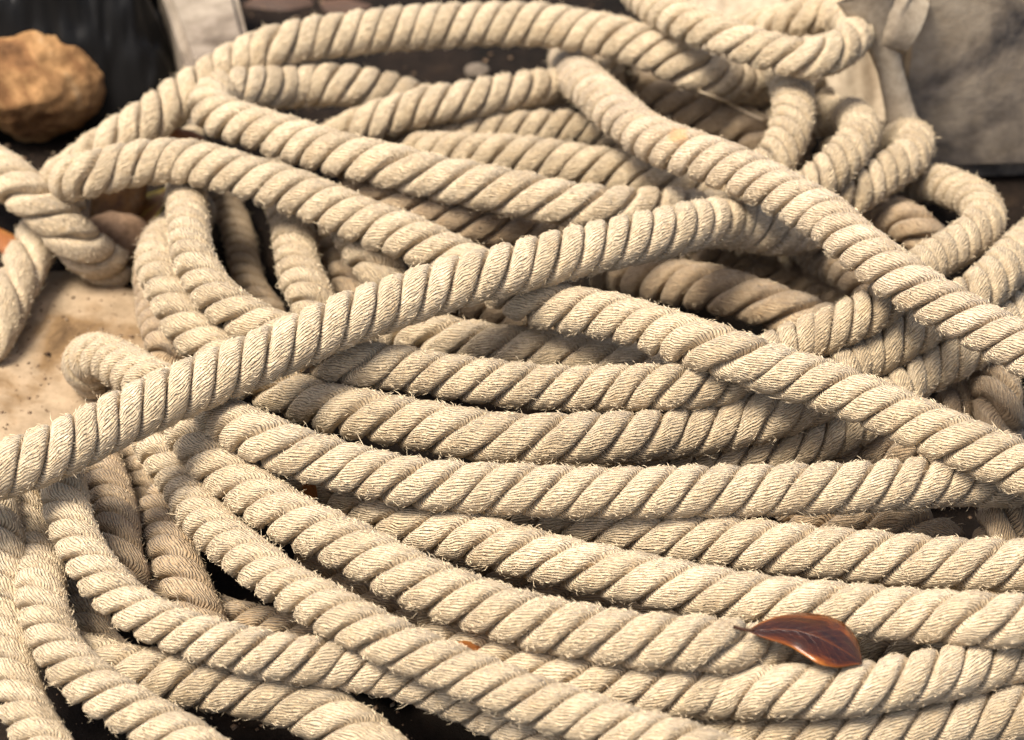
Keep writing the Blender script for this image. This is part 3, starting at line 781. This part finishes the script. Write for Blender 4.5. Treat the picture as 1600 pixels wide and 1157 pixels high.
def leaf(name, top, bot, lift, mat, label, bow=.004, stalk=None, group=None, clear=.001):
    """blade between two outlines in view; every point rests at its own real distance"""
    top = np.array(top, float); bot = np.array(bot, float)
    n, m = 46, 15
    def rs(a, k):
        q = np.linspace(0, len(a) - 1, k)
        o = np.stack([np.interp(q, range(len(a)), a[:, c]) for c in range(2)], 1)
        for _ in range(3): o[1:-1] = o[1:-1] * .5 + (o[:-2] + o[2:]) * .25
        return o
    Tp, Bt = rs(top, n), rs(bot, n)
    v = np.linspace(0, 1, m)
    XYl = Tp[:, None] * (1 - v)[None, :, None] + Bt[:, None] * v[None, :, None]
    c = (top.mean(0) + bot.mean(0)) / 2
    # plane fitted over the ropes below
    smp = np.vstack([top, bot, c[None]])
    tt = np.array([top_t(*q) for q in smp])
    A = np.c_[smp - c, np.ones(len(smp))]
    co_, *_ = np.linalg.lstsq(A, tt, rcond=None)
    co_[:2] = np.clip(co_[:2], -4e-4, 4e-4)
    co_[2] = (tt - A[:, :2] @ co_[:2]).min() if lift == 'over' else float(np.median(tt - A[:, :2] @ co_[:2])) - lift
    D = ray_dir(XYl[..., 0], XYl[..., 1]); D /= np.linalg.norm(D, axis=-1)[..., None]
    T_ = (XYl - c) @ co_[:2] + co_[2] - clear
    u = np.linspace(0, 1, n)[:, None]
    T_ = T_ - bow * np.sin(math.pi * u) * (1 - (2 * v[None] - 1) ** 2) * 1.0 + bow * .6 * np.sin(u * 7) * .3 + bow * .5 * (np.abs(2 * v[None] - 1) ** 2) * np.sin(u * 15 + 1) * .35
    P = CAM + D * T_[..., None]
    UV = np.stack([np.broadcast_to(u, (n, m)), np.broadcast_to(2 * v[None] - 1, (n, m))], -1).reshape(-1, 2)
    a = (np.arange(n - 1)[:, None] * m + np.arange(m - 1)[None, :]).ravel()
    F = np.stack([a, a + 1, a + m + 1, a + m], -1)
    base = P.reshape(-1, 3).mean(0)
    root = bpy.data.objects.new(name, None); scene.collection.objects.link(root); root.location = base
    root.empty_display_size = .01
    tag(root, label, "leaf", group)
    o = mesh_obj("leaf_blade", P.reshape(-1, 3) - base, F, mat, root, UV)
    md = o.modifiers.new("thickness", 'SOLIDIFY'); md.thickness = .0006
    if stalk is not None:
        a0 = P[0, m // 2]; ds = ray_dir(*stalk); ds /= np.linalg.norm(ds)
        a1 = CAM + ds * (T_[0, m // 2] - .002)
        mid = P[3, m // 2]
        rb = ribbon("stalk", [a1 - base, a0 * .5 + a1 * .5 - base, a0 - base, mid - base + np.array([0, 0, .0004])], [.0022, .0018, .0018, .001], .0016, plain(name + "_stalk", (.05, .02, .01), .5), root, n=16)
    return root

m_leaf = leaf_material("glossy_brown_leaf", [(.30, (.014, .004, .001)), (.48, (.040, .009, .0015)), (.60, (.12, .028, .003)), (.76, (.34, .11, .012))], (.075, .020, .003), .24)
m_oran = leaf_material("orange_leaf", [(.2, (.10, .03, .008)), (.5, (.30, .10, .02)), (.8, (.42, .20, .04))], (.3, .12, .03), .5)
m_dull = leaf_material("dull_brown_leaf", [(.2, (.02, .009, .004)), (.5, (.06, .026, .011)), (.8, (.11, .055, .025))], (.06, .03, .015), .7)
m_yell = leaf_material("yellow_brown_leaf", [(.25, (.05, .022, .008)), (.45, (.14, .055, .012)), (.6, (.25, .19, .02)), (.8, (.33, .27, .05))], (.2, .15, .03), .55)
leaf("fallen_leaf", [(1170,984), (1186,973), (1213,963), (1250,957), (1292,961), (1322,975), (1340,998), (1347,1034)],
     [(1170,988), (1190,996), (1213,1003), (1238,1012), (1260,1026), (1282,1039), (1310,1044), (1347,1037)],
     'over', m_leaf, "glossy dark red-brown leaf lying on the ropes at the lower right", .0045, (1146, 980), clear=.0035)
leaf("fallen_leaf", [(165,352), (185,330), (215,308), (250,296), (268,292)], [(168,368), (200,380), (228,366), (250,335), (269,294)],
     .006, m_yell, "yellow-spotted brown leaf in the hollow under the long rope's left bend", .003)
leaf("fallen_leaf", [(-40,360), (-10,352), (20,366), (50,390)], [(-38,372), (-15,400), (15,415), (49,392)], -.01, m_oran, "orange leaf at the left edge behind the hanging rope", .003)
leaf("fallen_leaf", [(470,742), (480,738), (492,750), (497,778)], [(470,746), (474,770), (485,782), (496,780)], -.02, m_oran, "tiny orange leaf in the slit left of the shaded middle rope", .001)
leaf("fallen_leaf", [(700,1006), (725,1001), (750,1004), (772,1014)], [(702,1010), (722,1024), (750,1028), (771,1017)], -.02, m_oran, "small rust-orange leaf between the two lowest frayed ropes", .001)
leaf("fallen_leaf", [(662,84), (680,76), (700,90), (706,118)], [(664,90), (672,110), (690,124), (704,120)], -.02, m_yell, "yellow leaf in the gap under the top arching rope", .001)
leaf("fallen_leaf", [(380,8), (410,-12), (450,-14), (490,2)], [(384,14), (410,30), (450,28), (488,8)], -.0, m_dull, "dry brown leaf on the dark earth beyond the rope arch", .003)
leaf("fallen_leaf", [(470,18), (500,2), (540,-2), (580,8)], [(474,22), (505,32), (545,24), (578,12)], -.0, m_dull, "curled olive-brown leaf beyond the top of the rope arch", .003)
leaf("fallen_leaf", [(255,205), (275,200), (300,204), (320,216)], [(258,212), (275,226), (300,232), (318,220)], -.01, m_oran, "tan leaf showing between the rope arch and the long rope", .002)

# grit and crumbs scattered over the earth and the slab
from mathutils.bvhtree import BVHTree
dg = slab.data
bvh = BVHTree.FromPolygons([tuple(np.array(v.co) + np.array(slab.location)) for v in dg.vertices], [tuple(p_.vertices) for p_ in dg.polygons])
def scatter(name, n, x0, x1, y0, y1, smin, smax, mat, seed):
    r = np.random.default_rng(seed)
    V0 = np.array([[1, 0, 0], [0, 1, 0], [-1, 0, 0], [0, -1, 0], [0, 0, 1], [0, 0, -1]], float)
    F0 = np.array([[0, 1, 4], [1, 2, 4], [2, 3, 4], [3, 0, 4], [1, 0, 5], [2, 1, 5], [3, 2, 5], [0, 3, 5]])
    px = r.uniform(x0, x1, n); py = r.uniform(y0, y1, n)
    Vs, Fs = [], []
    for k in range(n):
        g = at(px[k], py[k], 0.0); z = 0.0
        hit = bvh.ray_cast(Vector((g[0], g[1], .5)), Vector((0, 0, -1)))
        if hit[0] is not None: z = hit[0].z
        sz = smin * (smax / smin) ** (r.random() ** 2.2)
        v = V0 * (1 + r.uniform(-.35, .35, (6, 3))) * sz * np.array([1, r.uniform(.5, 1), r.uniform(.3, .7)])
        a_ = r.uniform(0, 6.28); c_, s_ = math.cos(a_), math.sin(a_)
        v = v @ np.array([[c_, s_, 0], [-s_, c_, 0], [0, 0, 1]])
        Vs.append(v + np.array([g[0], g[1], z + sz * .15])); Fs.append(F0 + 6 * k)
    o = mesh_obj(name, np.vstack(Vs), np.vstack(Fs), mat, smooth=False)
    tag(o, None, None, None, "stuff")
    return o
m_grit = mottled("grit", [(.35, (.05, .03, .018)), (.5, (.20, .13, .08)), (.68, (.38, .29, .19))], 120, .1, .001)
g1 = scatter("grit", 3500, -200, 1800, -60, 1200, .0006, .0032, m_grit, 3)
g1["label"] = "brown and tan grit strewn over the earth and the sandy slab"
g2 = scatter("grit", 500, -60, 240, 410, 720, .0004, .0016, m_grit, 4)
g2["label"] = "fine dark grit sprinkled on top of the tan sandstone slab"

# thin twine lying in the hollow behind the slanting rope
tw = []
for x, y, h in [(1092,143,.012), (1110,150,.010), (1130,156,.009), (1150,168,.008), (1170,178,.006), (1192,188,.004)]:
    d = ray_dir(x, y); d /= np.linalg.norm(d); tw.append(CAM + d * (top_t(x, y) - .003))
o = ribbon("twine", tw, [.0018, .0026, .0018], .0018, M_FIB, n=30)
tag(o, "thin pale twine lying on the dim rope under the top arch's tail", "twine")
